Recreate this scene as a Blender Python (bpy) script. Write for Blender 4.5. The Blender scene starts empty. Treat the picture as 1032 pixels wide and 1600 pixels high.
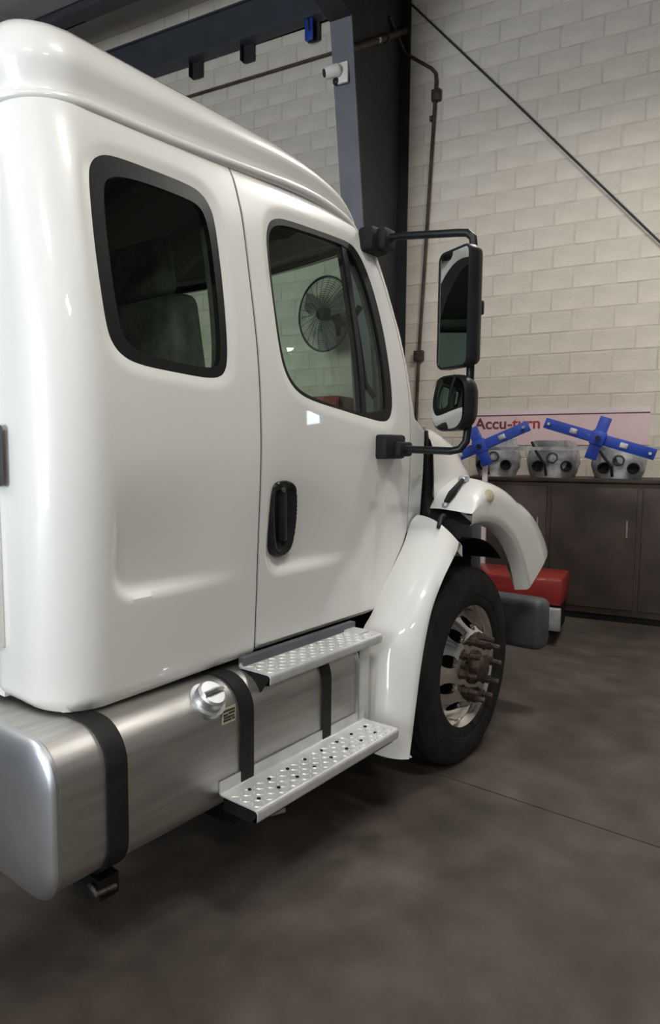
import bpy, bmesh, math, random
import numpy as np
from mathutils import Vector, Matrix
from mathutils.geometry import delaunay_2d_cdt

random.seed(7)
sc = bpy.context.scene
COL = sc.collection

# ------------------------------------------------------------------ camera
YAW, PITCH, CAM_H = math.radians(41.289), math.radians(5.194), 1.52
fw = Vector((math.cos(YAW)*math.cos(PITCH), math.sin(YAW)*math.cos(PITCH), -math.sin(PITCH)))
rt = Vector((math.sin(YAW), -math.cos(YAW), 0))
up = rt.cross(fw)
cam_data = bpy.data.cameras.new('camera')
cam_data.sensor_fit = 'VERTICAL'
cam_data.sensor_height = 24.0
cam_data.lens = 24.0*1100/1600
cam_data.shift_x = 116/1600
cam_data.clip_start = 0.05
cam = bpy.data.objects.new('camera', cam_data)
COL.objects.link(cam)
cam.matrix_world = Matrix(((rt.x, up.x, -fw.x, 0), (rt.y, up.y, -fw.y, 0), (rt.z, up.z, -fw.z, CAM_H), (0, 0, 0, 1)))
sc.camera = cam

# ------------------------------------------------------------------ world, exposure
world = bpy.data.worlds.new('world')
sc.world = world
world.use_nodes = True
world.node_tree.nodes['Background'].inputs[0].default_value = (0.62, 0.74, 0.95, 1)
world.node_tree.nodes['Background'].inputs[1].default_value = 0.6
sc.view_settings.view_transform = 'Standard'
sc.view_settings.look = 'None'
sc.view_settings.gamma = 1.0
sc.view_settings.exposure = 0.85
sc.view_settings.use_curve_mapping = False

# room frame: x along the block wall (to the right), y from the wall into the room, z up
ROOM_ANG = math.radians(-78.7105)
ROOM_O = Vector((7.058, 3.063, 0))
EX = Vector((math.cos(ROOM_ANG), math.sin(ROOM_ANG), 0))
EY = Vector((EX.y, -EX.x, 0))
ROOM = Matrix(((EX.x, EY.x, 0, ROOM_O.x), (EX.y, EY.y, 0, ROOM_O.y), (0, 0, 1, 0), (0, 0, 0, 1)))
ROOM_X0, ROOM_X1, ROOM_Y1, CEIL_Z = -9.0, 8.5, 15.5, 6.9

DAY_POWER = 430.0
def area_light(name, loc_room, size, size_y, power, color, direction_room):
    ld = bpy.data.lights.new(name, 'AREA')
    ld.shape = 'RECTANGLE'; ld.size = size; ld.size_y = size_y
    ld.energy = power; ld.color = color
    o = bpy.data.objects.new(name, ld)
    COL.objects.link(o)
    dv = (ROOM.to_3x3() @ Vector(direction_room)).normalized()
    o.rotation_euler = dv.to_track_quat('-Z', 'Y').to_euler()
    o.location = ROOM @ Vector(loc_room)
    return o
# daylight in the open bay door of the wall behind the camera
DOOR_X0, DOOR_X1, DOOR_H = -4.6, -0.6, 4.2
area_light('bay_door_daylight', ((DOOR_X0+DOOR_X1)/2, ROOM_Y1+0.1, DOOR_H/2), DOOR_X1-DOOR_X0-0.1, DOOR_H-0.1, DAY_POWER, (0.86, 0.93, 1.0), (0, -1, 0))

# ------------------------------------------------------------------ materials
def nodemat(name):
    m = bpy.data.materials.new(name); m.use_nodes = True
    return m, m.node_tree.nodes, m.node_tree.links, m.node_tree.nodes['Principled BSDF']
def mat(name, col, rough=0.5, metal=0.0, coat=0.0, var=0.0, scale=8.0, bump=0.0, bscale=60.0, stretch=None, coat_rough=0.03, col2=None):
    m, N, L, b = nodemat(name)
    b.inputs['Roughness'].default_value = rough
    b.inputs['Metallic'].default_value = metal
    b.inputs['Coat Weight'].default_value = coat
    b.inputs['Coat Roughness'].default_value = coat_rough
    tc = N.new('ShaderNodeTexCoord'); mp = N.new('ShaderNodeMapping')
    L.new(tc.outputs['Object'], mp.inputs[0])
    if stretch: mp.inputs['Scale'].default_value = stretch
    nz = N.new('ShaderNodeTexNoise'); nz.inputs['Scale'].default_value = scale; nz.inputs['Detail'].default_value = 6
    L.new(mp.outputs[0], nz.inputs['Vector'])
    rp = N.new('ShaderNodeValToRGB')
    c = Vector(col)
    lo = Vector(col2) if col2 else c*(1-var)
    hi = c if col2 else c*(1+var)
    rp.color_ramp.elements[0].position = 0.35; rp.color_ramp.elements[1].position = 0.65
    rp.color_ramp.elements[0].color = (*lo, 1); rp.color_ramp.elements[1].color = (*hi, 1)
    L.new(nz.outputs['Fac'], rp.inputs[0]); L.new(rp.outputs[0], b.inputs['Base Color'])
    if bump:
        n2 = N.new('ShaderNodeTexNoise'); n2.inputs['Scale'].default_value = bscale; n2.inputs['Detail'].default_value = 4
        L.new(mp.outputs[0], n2.inputs['Vector'])
        bp = N.new('ShaderNodeBump'); bp.inputs['Strength'].default_value = bump; bp.inputs['Distance'].default_value = 0.01
        L.new(n2.outputs['Fac'], bp.inputs['Height']); L.new(bp.outputs[0], b.inputs['Normal'])
    return m
def glassmat(name, tint, transp=0.8, rough=0.02):
    m = bpy.data.materials.new(name); m.use_nodes = True
    N, L = m.node_tree.nodes, m.node_tree.links
    N.clear()
    out = N.new('ShaderNodeOutputMaterial'); tr = N.new('ShaderNodeBsdfTransparent'); gl = N.new('ShaderNodeBsdfGlossy')
    tr.inputs[0].default_value = (*tint, 1); gl.inputs['Roughness'].default_value = rough; gl.inputs[0].default_value = (0.9, 0.95, 0.92, 1)
    fr = N.new('ShaderNodeFresnel'); fr.inputs[0].default_value = 1.45
    mx = N.new('ShaderNodeMixShader')
    ge = N.new('ShaderNodeNewGeometry'); mr = N.new('ShaderNodeMapRange')
    mr.inputs[3].default_value = 1.45; mr.inputs[4].default_value = 1/1.45
    L.new(ge.outputs['Backfacing'], mr.inputs[0]); L.new(mr.outputs[0], fr.inputs[0])
    L.new(fr.outputs[0], mx.inputs[0]); L.new(tr.outputs[0], mx.inputs[1]); L.new(gl.outputs[0], mx.inputs[2]); L.new(mx.outputs[0], out.inputs[0])
    return m
def emis(name, col, strength):
    m = bpy.data.materials.new(name); m.use_nodes = True
    b = m.node_tree.nodes['Principled BSDF']
    b.inputs['Base Color'].default_value = (*col, 1)
    b.inputs['Emission Color'].default_value = (*col, 1); b.inputs['Emission Strength'].default_value = strength
    return m
M = {}
M['paint'] = mat('white_paint', (0.80, 0.80, 0.775), 0.35, 0, 1.0, 0.01, 2.0)
M['black'] = mat('black_plastic', (0.012, 0.013, 0.014), 0.38, 0, 0, 0.2, 30)
M['rubber'] = mat('black_rubber', (0.014, 0.014, 0.015), 0.62, 0, 0, 0.25, 20, 0.15, 90)
M['tyre'] = mat('tyre_rubber', (0.016, 0.016, 0.017), 0.7, 0, 0, 0.35, 14, 0.25, 120)
M['dark'] = mat('dark_chassis', (0.010, 0.010, 0.011), 0.6, 0.2, 0, 0.3, 12)
M['trim'] = mat('grey_interior', (0.30, 0.31, 0.295), 0.75, 0, 0, 0.2, 25)
M['liner'] = mat('headliner', (0.10, 0.10, 0.10), 0.9, 0, 0, 0.1, 40)
M['glass'] = glassmat('green_glass', (0.74, 0.85, 0.76))
M['tint'] = glassmat('dark_tinted_glass', (0.62, 0.70, 0.62))
M['mirror'] = mat('mirror_glass', (0.62, 0.66, 0.66), 0.015, 1.0)
M['alu'] = mat('brushed_aluminium', (0.60, 0.59, 0.565), 0.43, 1.0, 0, 0.10, 6, 0.06, 140, stretch=(0.6, 6, 6))
M['aluend'] = mat('tank_end_aluminium', (0.62, 0.64, 0.67), 0.40, 1.0, 0, 0.08, 5)
M['chrome'] = mat('polished_aluminium', (0.80, 0.79, 0.77), 0.12, 1.0, 0, 0.05, 20)
M['step'] = mat('step_aluminium', (0.66, 0.67, 0.67), 0.42, 0.4, 0, 0.08, 18)
M['lozenge'] = mat('worn_lozenge', (0.78, 0.78, 0.77), 0.42, 0.55, 0, 0.05, 30)
M['rust'] = mat('rusty_steel', (0.075, 0.058, 0.046), 0.6, 0.55, 0, 0.45, 40, 0.4, 90)
M['grille'] = mat('grey_grille', (0.07, 0.075, 0.085), 0.5, 0, 0, 0.1, 20)
M['block'] = mat('painted_block', (0.72, 0.655, 0.565), 0.78, 0, 0, 0.10, 3.0, 0.5, 45)
M['mortar'] = mat('painted_mortar', (0.63, 0.57, 0.485), 0.85, 0, 0, 0.12, 5, 0.4, 50)
M['lightwall'] = mat('light_wall', (0.30, 0.295, 0.285), 0.8, 0, 0, 0.06, 2)
M['ceil'] = mat('insulation_facing', (0.52, 0.50, 0.485), 0.7, 0, 0, 0.06, 2, 0.2, 6)
M['steel'] = mat('grey_blue_steel', (0.115, 0.119, 0.137), 0.55, 0.1, 0, 0.12, 4)
M['beam'] = mat('eave_steel', (0.058, 0.062, 0.076), 0.55, 0.1, 0, 0.12, 4)
M['darksteel'] = mat('dark_primer_steel', (0.030, 0.030, 0.033), 0.6, 0.1, 0, 0.2, 4)
M['pipe'] = mat('rusty_pipe', (0.085, 0.062, 0.048), 0.6, 0.4, 0, 0.35, 12)
M['whiteplastic'] = mat('white_plastic', (0.78, 0.77, 0.72), 0.4, 0, 0, 0.02, 4)
M['blue'] = mat('blue_enamel', (0.012, 0.055, 0.42), 0.4, 0, 0.3, 0.12, 9)
M['red'] = mat('red_enamel', (0.30, 0.020, 0.016), 0.45, 0, 0.3, 0.15, 6)
M['silver'] = mat('cast_aluminium', (0.52, 0.53, 0.55), 0.42, 0.7, 0, 0.25, 14, 0.2, 30)
M['brown'] = mat('brown_cabinet', (0.062, 0.046, 0.038), 0.6, 0, 0, 0.25, 5)
M['pink'] = mat('pink_print', (0.78, 0.58, 0.60), 0.55, 0, 0, 0.04, 5)
M['pale'] = mat('pale_print', (0.80, 0.70, 0.72), 0.55, 0, 0, 0.03, 5)
M['redprint'] = mat('red_print', (0.42, 0.035, 0.06), 0.6, 0, 0, 0.1, 9)
M['maroonprint'] = mat('maroon_print', (0.16, 0.035, 0.06), 0.6, 0, 0, 0.1, 9)
M['blueprint'] = mat('blue_print', (0.03, 0.04, 0.25), 0.6, 0, 0, 0.1, 9)
M['lamp'] = emis('lamp_diffuser', (1.0, 0.965, 0.90), 37.0)
M['fanblade'] = mat('fan_blade', (0.26, 0.27, 0.26), 0.6, 0, 0, 0.05, 10)
M['amber'] = mat('side_marker_lens', (0.55, 0.50, 0.32), 0.15, 0, 0.5, 0.05, 10)
M['labelink'] = mat('label_ink', (0.05, 0.045, 0.04), 0.6, 0, 0, 0.1, 10)
M['labelpaper'] = mat('label_paper', (0.55, 0.50, 0.38), 0.5, 0, 0, 0.05, 10)
for _k in ('black', 'rubber', 'tyre', 'dark'): M[_k].node_tree.nodes['Principled BSDF'].inputs['Specular IOR Level'].default_value = 0.28
# floor: worn, stained sealed concrete
def floormat():
    m, N, L, b = nodemat('worn_concrete')
    tc = N.new('ShaderNodeTexCoord')
    n1 = N.new('ShaderNodeTexNoise'); n1.inputs['Scale'].default_value = 1.1; n1.inputs['Detail'].default_value = 9; n1.inputs['Roughness'].default_value = 0.62
    n2 = N.new('ShaderNodeTexNoise'); n2.inputs['Scale'].default_value = 5.5; n2.inputs['Detail'].default_value = 7
    n3 = N.new('ShaderNodeTexNoise'); n3.inputs['Scale'].default_value = 38; n3.inputs['Detail'].default_value = 4
    for n in (n1, n2, n3): L.new(tc.outputs['Object'], n.inputs['Vector'])
    r1 = N.new('ShaderNodeValToRGB'); r1.color_ramp.elements[0].position = 0.30; r1.color_ramp.elements[1].position = 0.72
    r1.color_ramp.elements[0].color = (0.056, 0.046, 0.039, 1); r1.color_ramp.elements[1].color = (0.142, 0.124, 0.109, 1)
    r2 = N.new('ShaderNodeValToRGB'); r2.color_ramp.elements[0].position = 0.28; r2.color_ramp.elements[1].position = 0.75
    r2.color_ramp.elements[0].color = (0.62, 0.60, 0.58, 1); r2.color_ramp.elements[1].color = (1.15, 1.12, 1.08, 1)
    mx = N.new('ShaderNodeMix'); mx.data_type = 'RGBA'; mx.blend_type = 'MULTIPLY'; mx.inputs[0].default_value = 1
    L.new(n1.outputs['Fac'], r1.inputs[0]); L.new(n2.outputs['Fac'], r2.inputs[0])
    L.new(r1.outputs[0], mx.inputs[6]); L.new(r2.outputs[0], mx.inputs[7]); L.new(mx.outputs[2], b.inputs['Base Color'])
    rr = N.new('ShaderNodeMapRange'); rr.inputs[3].default_value = 0.5; rr.inputs[4].default_value = 0.8
    L.new(n2.outputs['Fac'], rr.inputs[0]); L.new(rr.outputs[0], b.inputs['Roughness'])
    bp = N.new('ShaderNodeBump'); bp.inputs['Strength'].default_value = 0.12; bp.inputs['Distance'].default_value = 0.01
    L.new(n3.outputs['Fac'], bp.inputs['Height']); L.new(bp.outputs[0], b.inputs['Normal'])
    b.inputs['Specular IOR Level'].default_value = 0.3
    return m
M['floor'] = floormat()

# ------------------------------------------------------------------ mesh helpers
def world_m(o):
    m = o.matrix_basis.copy()
    if o.parent: m = world_m(o.parent) @ o.matrix_parent_inverse @ m
    return m
def attach(o, parent):
    if parent is not None:
        o.parent = parent
        o.matrix_parent_inverse = world_m(parent).inverted()
def tag(o, label=None, cat=None, group=None, kind=None):
    if label: o['label'] = label
    if cat: o['category'] = cat
    if group: o['group'] = group
    if kind: o['kind'] = kind
    return o
def empty(name, loc=(0, 0, 0), basis=None, parent=None):
    o = bpy.data.objects.new(name, None); o.empty_display_size = 0.2
    COL.objects.link(o)
    o.matrix_basis = (basis or Matrix()) @ Matrix.Translation(loc)
    attach(o, parent)
    return o

class MB:
    def __init__(s): s.v = []; s.f = []
    def add(s, vs, fs):
        n = len(s.v); s.v += [tuple(p) for p in vs]; s.f += [tuple(i+n for i in f) for f in fs]
        return s
    def box(s, lo, hi, mtx=None):
        x0, y0, z0 = lo; x1, y1, z1 = hi
        vs = [Vector(p) for p in ((x0,y0,z0),(x1,y0,z0),(x1,y1,z0),(x0,y1,z0),(x0,y0,z1),(x1,y0,z1),(x1,y1,z1),(x0,y1,z1))]
        if mtx: vs = [mtx @ p for p in vs]
        return s.add(vs, [(0,3,2,1),(4,5,6,7),(0,1,5,4),(1,2,6,5),(2,3,7,6),(3,0,4,7)])
    def rbox(s, lo, hi, r, mtx=None, seg=2):
        bm = bmesh.new()
        bmesh.ops.create_cube(bm, size=1)
        c = [(a+b)/2 for a, b in zip(lo, hi)]; d = [b-a for a, b in zip(lo, hi)]
        for v in bm.verts: v.co = Vector((v.co.x*d[0]+c[0], v.co.y*d[1]+c[1], v.co.z*d[2]+c[2]))
        bmesh.ops.bevel(bm, geom=bm.edges[:], offset=r, segments=seg, affect='EDGES', profile=0.5)
        bm.verts.index_update()
        vs = [(mtx @ v.co) if mtx else v.co.copy() for v in bm.verts]
        s.add(vs, [[v.index for v in f.verts] for f in bm.faces]); bm.free()
        return s
    def grid(s, rows, close_u=False, close_v=False):
        nr, nc = len(rows), len(rows[0])
        vs = [p for r in rows for p in r]; fs = []
        for i in range(nr if close_u else nr-1):
            for j in range(nc if close_v else nc-1):
                a, b = i, (i+1) % nr; c, d = j, (j+1) % nc
                fs.append((a*nc+c, a*nc+d, b*nc+d, b*nc+c))
        return s.add(vs, fs)
    def tube(s, path, r, n=12, caps=True):
        P = [Vector(p) for p in path]
        rs = r if isinstance(r, (list, tuple)) else [r]*len(P)
        rows = []; prev = None
        for i, p in enumerate(P):
            t = (P[min(i+1, len(P)-1)]-P[max(i-1, 0)]).normalized()
            if prev is None:
                a = Vector((0, 0, 1)) if abs(t.z) < 0.9 else Vector((1, 0, 0))
                u = t.cross(a).normalized()
            else:
                u = (prev - t*prev.dot(t)).normalized()
            prev = u; w = t.cross(u)
            rows.append([p+(u*math.cos(2*math.pi*k/n)+w*math.sin(2*math.pi*k/n))*rs[i] for k in range(n)])
        b = len(s.v)
        s.grid(rows, close_v=True)
        if caps:
            s.f.append(tuple(b+k for k in range(n))[::-1]); s.f.append(tuple(b+(len(P)-1)*n+k for k in range(n)))
        return s
    def lathe(s, prof, origin, axis, n=48, closed=False):
        ax = Vector(axis).normalized()
        a = Vector((0, 0, 1)) if abs(ax.z) < 0.9 else Vector((1, 0, 0))
        u = ax.cross(a).normalized(); w = ax.cross(u)
        O = Vector(origin)
        rows = [[O+ax*h+(u*math.cos(2*math.pi*k/n)+w*math.sin(2*math.pi*k/n))*r for k in range(n)] for r, h in prof]
        return s.grid(rows, close_v=True, close_u=closed)
    def prism(s, poly, z0, z1, mtx=None):
        n = len(poly)
        vs = [Vector((x, y, z0)) for x, y in poly]+[Vector((x, y, z1)) for x, y in poly]
        if mtx: vs = [mtx @ p for p in vs]
        return s.add(vs, [tuple(range(n))[::-1], tuple(range(n, 2*n))]+[(k, (k+1) % n, n+(k+1) % n, n+k) for k in range(n)])
    def build(s, name, material, parent=None, basis=None, smooth=True, sharp=35, fix=True):
        me = bpy.data.meshes.new(name)
        me.from_pydata(s.v, [], s.f)
        if fix:
            bm = bmesh.new(); bm.from_mesh(me)
            bmesh.ops.remove_doubles(bm, verts=bm.verts[:], dist=1e-5)
            bmesh.ops.recalc_face_normals(bm, faces=bm.faces[:])
            bm.to_mesh(me); bm.free()
        me.materials.append(material)
        if smooth:
            me.polygons.foreach_set('use_smooth', [True]*len(me.polygons))
            me.set_sharp_from_angle(angle=math.radians(sharp))
        o = bpy.data.objects.new(name, me); COL.objects.link(o)
        if basis is not None: o.matrix_basis = basis
        attach(o, parent)
        return o

def sstep(a, b, x):
    t = np.clip((np.asarray(x, float)-a)/(b-a), 0, 1)
    return t*t*(3-2*t)
def hermite(xs, ys):
    xs = np.array(xs, float); ys = np.array(ys, float)
    d = np.gradient(ys, xs)
    def f(x):
        x = np.clip(np.asarray(x, float), xs[0], xs[-1])
        i = np.clip(np.searchsorted(xs, x)-1, 0, len(xs)-2)
        h = xs[i+1]-xs[i]; t = (x-xs[i])/h
        return ((2*t**3-3*t**2+1)*ys[i]+(t**3-2*t**2+t)*h*d[i]+(-2*t**3+3*t**2)*ys[i+1]+(t**3-t**2)*h*d[i+1])
    return f
def spline(pts, n=6, closed=True):
    P = [np.array(p, float) for p in pts]; N = len(P); out = []
    for i in range(N if closed else N-1):
        if closed: p0, p1, p2, p3 = P[i-1], P[i], P[(i+1) % N], P[(i+2) % N]
        else: p0, p1, p2, p3 = P[max(i-1, 0)], P[i], P[i+1], P[min(i+2, N-1)]
        for k in range(n):
            t = k/n
            out.append(0.5*((2*p1)+(-p0+p2)*t+(2*p0-5*p1+4*p2-p3)*t*t+(-p0+3*p1-3*p2+p3)*t**3))
    if not closed: out.append(P[-1])
    return [tuple(p) for p in out]
def inpoly(P, poly):
    x, y = P[:, 0], P[:, 1]; r = np.zeros(len(P), bool); n = len(poly)
    for i in range(n):
        x0, y0 = poly[i]; x1, y1 = poly[(i+1) % n]
        if y0 == y1: continue
        c = ((y0 > y) != (y1 > y)) & (x < (x1-x0)*(y-y0)/(y1-y0)+x0)
        r ^= c
    return r
def polydist(P, poly, closed=True):
    d = np.full(len(P), 1e9); n = len(poly)
    for i in range(n if closed else n-1):
        a = np.array(poly[i]); b = np.array(poly[(i+1) % n]); ab = b-a
        L2 = max(ab@ab, 1e-12)
        t = np.clip(((P-a)@ab)/L2, 0, 1)
        d = np.minimum(d, np.hypot(*(P-a-t[:, None]*ab).T))
    return d
def offset_poly(poly, d):
    """inset a closed outline by d (scalar or per-point function of index)"""
    P = np.array(poly); n = len(P)
    area = 0.5*sum(P[i-1][0]*P[i][1]-P[i][0]*P[i-1][1] for i in range(n))
    T = np.roll(P, -1, 0)-np.roll(P, 1, 0); T /= np.linalg.norm(T, axis=1)[:, None]
    Nn = np.stack([-T[:, 1], T[:, 0]], 1)*(1 if area > 0 else -1)
    dd = np.array([d(p) for p in P]) if callable(d) else np.full(n, d)
    return [tuple(p) for p in P+Nn*dd[:, None]]
def relax(poly, n=14):
    P = np.array(poly)
    for _ in range(n): P = 0.5*P+0.25*(np.roll(P, 1, 0)+np.roll(P, -1, 0))
    return [tuple(p) for p in P]
def dense(poly, h=0.012, closed=True):
    out = []; n = len(poly)
    for i in range(n if closed else n-1):
        a = np.array(poly[i]); b = np.array(poly[(i+1) % n]); k = max(1, int(math.ceil(np.linalg.norm(b-a)/h)))
        out += [tuple(a+(b-a)*j/k) for j in range(k)]
    if not closed: out.append(tuple(poly[-1]))
    return out
def sheet(outline, holes, h, lift, skirt=None):
    """triangulated sheet inside outline minus holes, lifted to 3D; skirt = inward vector length giving it thickness"""
    loops = [dense(outline, h)]+[dense(q, h) for q in holes]
    verts = []; edges = []
    for lp in loops:
        b = len(verts); verts += lp; edges += [(b+i, b+(i+1) % len(lp)) for i in range(len(lp))]
    P = np.array(loops[0]); lo = P.min(0); hi = P.max(0)
    gx, gy = np.meshgrid(np.arange(lo[0]+h/2, hi[0], h), np.arange(lo[1]+h/2, hi[1], h))
    gx = gx + (np.arange(gx.shape[0]) % 2)[:, None]*h*0.5
    G = np.stack([gx.ravel(), gy.ravel()], 1)
    keep = inpoly(G, loops[0])
    for q in loops[1:]: keep &= ~inpoly(G, q)
    for q in loops: keep &= polydist(G, q) > h*0.55
    G = G[keep]
    allv = [Vector(p) for p in verts]+[Vector(p) for p in G]
    vo, eo, fo, _, _, _ = delaunay_2d_cdt(allv, edges, [], 0, 1e-6)
    V = np.array([tuple(v) for v in vo]); F = np.array([f for f in fo if len(f) == 3])
    cen = V[F].mean(1)
    k = inpoly(cen, loops[0])
    for q in loops[1:]: k &= ~inpoly(cen, q)
    F = F[k]
    X3 = lift(V)
    mb = MB(); mb.add([tuple(p) for p in X3], [tuple(map(int, f)) for f in F])
    if skirt is not None:
        cnt = {}
        for f in F:
            for a, b in ((f[0], f[1]), (f[1], f[2]), (f[2], f[0])):
                cnt.setdefault((min(a, b), max(a, b)), []).append((a, b))
        bd = [v[0] for v in cnt.values() if len(v) == 1]
        idx = {}
        for a, b in bd:
            for q in (a, b):
                if q not in idx:
                    idx[q] = len(mb.v); mb.v.append(tuple(X3[q]+np.array(skirt)))
        for a, b in bd: mb.f.append((int(b), int(a), idx[a], idx[b]))
    return mb

# ------------------------------------------------------------------ the room
def rbuild(mb, name, m, parent=None, **k): return mb.build(name, m, parent, ROOM, **k)
# floor: two concrete pours with a sawn joint between them
JX = 2.945
fl = MB().box((-14, -16, -0.12), (14, 20, -0.006)).build('floor', M['brown'], smooth=False)
tag(fl, 'worn dark concrete workshop floor with stains', 'floor', kind='structure')
MB().box((-14, -16, -0.1), (JX-0.005, 20, 0)).build('slab', M['floor'], fl, smooth=False)
MB().box((JX+0.005, -16, -0.1), (14, 20, 0)).build('slab', M['floor'], fl, smooth=False)

# block wall
wb = rbuild(MB().box((ROOM_X0, -0.25, 0), (ROOM_X1, -0.004, CEIL_Z+0.4)), 'wall_back', M['mortar'], smooth=False)
tag(wb, 'cream painted concrete block wall behind the truck', 'wall', kind='structure')
BW, BH = 0.372, 0.203
bb = MB().rbox((-BW/2+0.006, -0.03, -BH/2+0.006), (BW/2-0.006, 0.0, BH/2-0.006), 0.005, seg=1)
bproto = None; nblock = 0; rest = MB()
# roofline of the cab as it hides the wall: blocks above and right of it are seen
HID = [(-4.3, 5.9), (-2.66, 5.10), (-1.75, 4.45), (-1.32, 3.98), (-0.87, 2.72), (-0.70, 1.83), (-0.3, 1.35), (0.5, 1.0)]
def seen(x, z):
    if x < -4.35 or x > 1.75 or z > 6.3: return False
    if -2.6 < x < -1.1 and 2.2 < z < 3.55: return True
    zz = np.interp(x, [p[0] for p in HID], [p[1] for p in HID])
    return z > zz-0.1
cand = []
for r in range(int(6.9/BH)+1):
    z = (r+0.5)*BH
    off = 0.12 + (BW/2 if r % 2 else 0)
    for k in range(int((ROOM_X1-ROOM_X0)/BW)+1):
        x = ROOM_X0+off+k*BW
        if x+BW/2 > ROOM_X1 or z > CEIL_Z+0.2: continue
        cand.append((x, z))
near = sorted([c for c in cand if seen(*c)], key=lambda c: (c[0]-1.62)**2+(c[1]-1.5)**2)[:298]
nearset = set(near)
for x, z in cand:
    jit = random.uniform(-0.0022, 0.0022)
    if (x, z) in nearset:
        if bproto is None:
            o = rbuild(bb, 'block', M['block'], wb, smooth=False); bproto = o
        else:
            o = bpy.data.objects.new('block', bproto.data); COL.objects.link(o); attach(o, wb)
        o.matrix_basis = ROOM @ Matrix.Translation((x, jit, z))
    else:
        rest.add([Vector(p)+Vector((x, jit, z)) for p in bb.v], bb.f)
tag(rbuild(rest, 'block_courses', M['block'], wb, smooth=False, fix=False), kind='stuff')

def wallbox(name, lo, hi, label, m='lightwall'):
    return tag(rbuild(MB().box(lo, hi), name, M[m], smooth=False), label, 'wall', kind='structure')
wallbox('wall_left', (ROOM_X0-0.25, -0.25, 0), (ROOM_X0, ROOM_Y1, CEIL_Z+0.4), 'light painted wall on the far side of the truck')
wallbox('wall_right', (ROOM_X1, -0.25, 0), (ROOM_X1+0.25, ROOM_Y1, CEIL_Z+0.4), 'light painted wall on the near side of the workshop')
wf = MB().box((ROOM_X0-0.25, ROOM_Y1, 0), (DOOR_X0, ROOM_Y1+0.25, CEIL_Z+0.4)).box((DOOR_X1, ROOM_Y1, 0), (ROOM_X1+0.25, ROOM_Y1+0.25, CEIL_Z+0.4)).box((DOOR_X0, ROOM_Y1, DOOR_H), (DOOR_X1, ROOM_Y1+0.25, CEIL_Z+0.4))
tag(rbuild(wf, 'wall_front', M['lightwall'], smooth=False), 'light wall with the open bay door behind the camera', 'wall', kind='structure')
ce = rbuild(MB().box((ROOM_X0-0.25, -0.25, CEIL_Z), (ROOM_X1+0.25, ROOM_Y1+0.25, CEIL_Z+0.15)), 'ceiling', M['ceil'], smooth=False)
tag(ce, 'pale insulation-faced metal roof', 'ceiling', kind='structure')
for x in np.arange(-8.2, 8, 1.2):
    rbuild(MB().box((x-0.008, 0, CEIL_Z-0.006), (x+0.008, ROOM_Y1, CEIL_Z+0.01)), 'facing_seam', M['mortar'], ce, smooth=False)

# eave beam on the block wall, with hanging clips
eb = empty('eave_beam', (-3, 0.12, 6.2), ROOM)
tag(eb, 'dark steel eave beam along the top of the block wall', 'beam')
rbuild(MB().box((ROOM_X0, 0.02, 6.2), (-1.06, 0.05, 6.70)).box((ROOM_X0, 0.02, 6.2), (-1.06, 0.20, 6.225)).box((ROOM_X0, 0.02, 6.68), (-1.06, 0.08, 6.70)).box((-0.84, 0.02, 6.2), (ROOM_X1, 0.05, 6.72)).box((-0.84, 0.02, 6.2), (ROOM_X1, 0.20, 6.225)).box((-0.84, 0.02, 6.68), (ROOM_X1, 0.08, 6.70)), 'channel', M['beam'], eb, smooth=False)
for x in (-3.52, -2.79, -1.95):
    rbuild(MB().box((x-0.07, 0.03, 6.02), (x+0.07, 0.055, 6.22)).box((x-0.07, 0.03, 6.02), (x-0.06, 0.13, 6.22)), 'clip', M['darksteel'], eb, smooth=False)
for i, (y, lab) in enumerate(((0.78, 'dark steel roof purlin nearest the eave beam'), (2.3, 'dark steel roof purlin second from the block wall'), (3.8, 'dark steel roof purlin third from the block wall'), (5.3, 'dark steel roof purlin fourth from the block wall'), (6.8, 'dark steel roof purlin fifth from the block wall'), (8.3, 'dark steel roof purlin sixth from the block wall'), (9.8, 'dark steel roof purlin seventh from the block wall'))):
    pu = rbuild(MB().box((ROOM_X0, y, 6.62), (ROOM_X1, y+0.02, 6.88)).box((ROOM_X0, y, 6.62), (ROOM_X1, y+0.22, 6.645)).box((ROOM_X0, y-0.1, 6.86), (ROOM_X1, y+0.02, 6.885)), 'roof_purlin', M['beam'], smooth=False)
    tag(pu, lab, 'beam', 'roof purlins')

# tapered steel column of the rigid frame and its rafter
colm = empty('steel_column', (-0.95, 0.3, 0), ROOM)
tag(colm, 'tapered steel column with grey front flange and dark web against the block wall', 'column')
def Lz(z): return 0.56+0.20*z
web = [(0.01, 0), (Lz(0)-0.01, 0), (Lz(5.2)-0.01, 5.2), (Lz(5.2)+0.2, 5.45), (Lz(5.2)+0.2, 6.6), (0.01, 6.6)]
MX = Matrix(((0, 0, 1, 0), (1, 0, 0, 0), (0, 1, 0, 0), (0, 0, 0, 1)))
rbuild(MB().prism(web, -0.956, -0.944, MX), 'web', M['darksteel'], colm, smooth=False)
rbuild(MB().prism([(Lz(0)-0.012, 0), (Lz(0)+0.01, 0), (Lz(5.2)+0.01, 5.2), (Lz(5.2)-0.012, 5.2)], -1.05, -0.85, MX), 'front_flange', M['steel'], colm, smooth=False)
rbuild(MB().box((-1.05, 0.005, 0), (-0.85, 0.025, 6.6)), 'rear_flange', M['darksteel'], colm, smooth=False)
rbuild(MB().box((-1.1, 0.005, 0), (-0.8, Lz(0)+0.05, 0.025)), 'base_plate', M['darksteel'], colm, smooth=False)
raf = empty('steel_rafter', (-0.95, 4, 5.2), ROOM)
tag(raf, 'deep dark steel rafter running overhead from the column', 'beam')
y0 = Lz(5.2)+0.215
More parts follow.
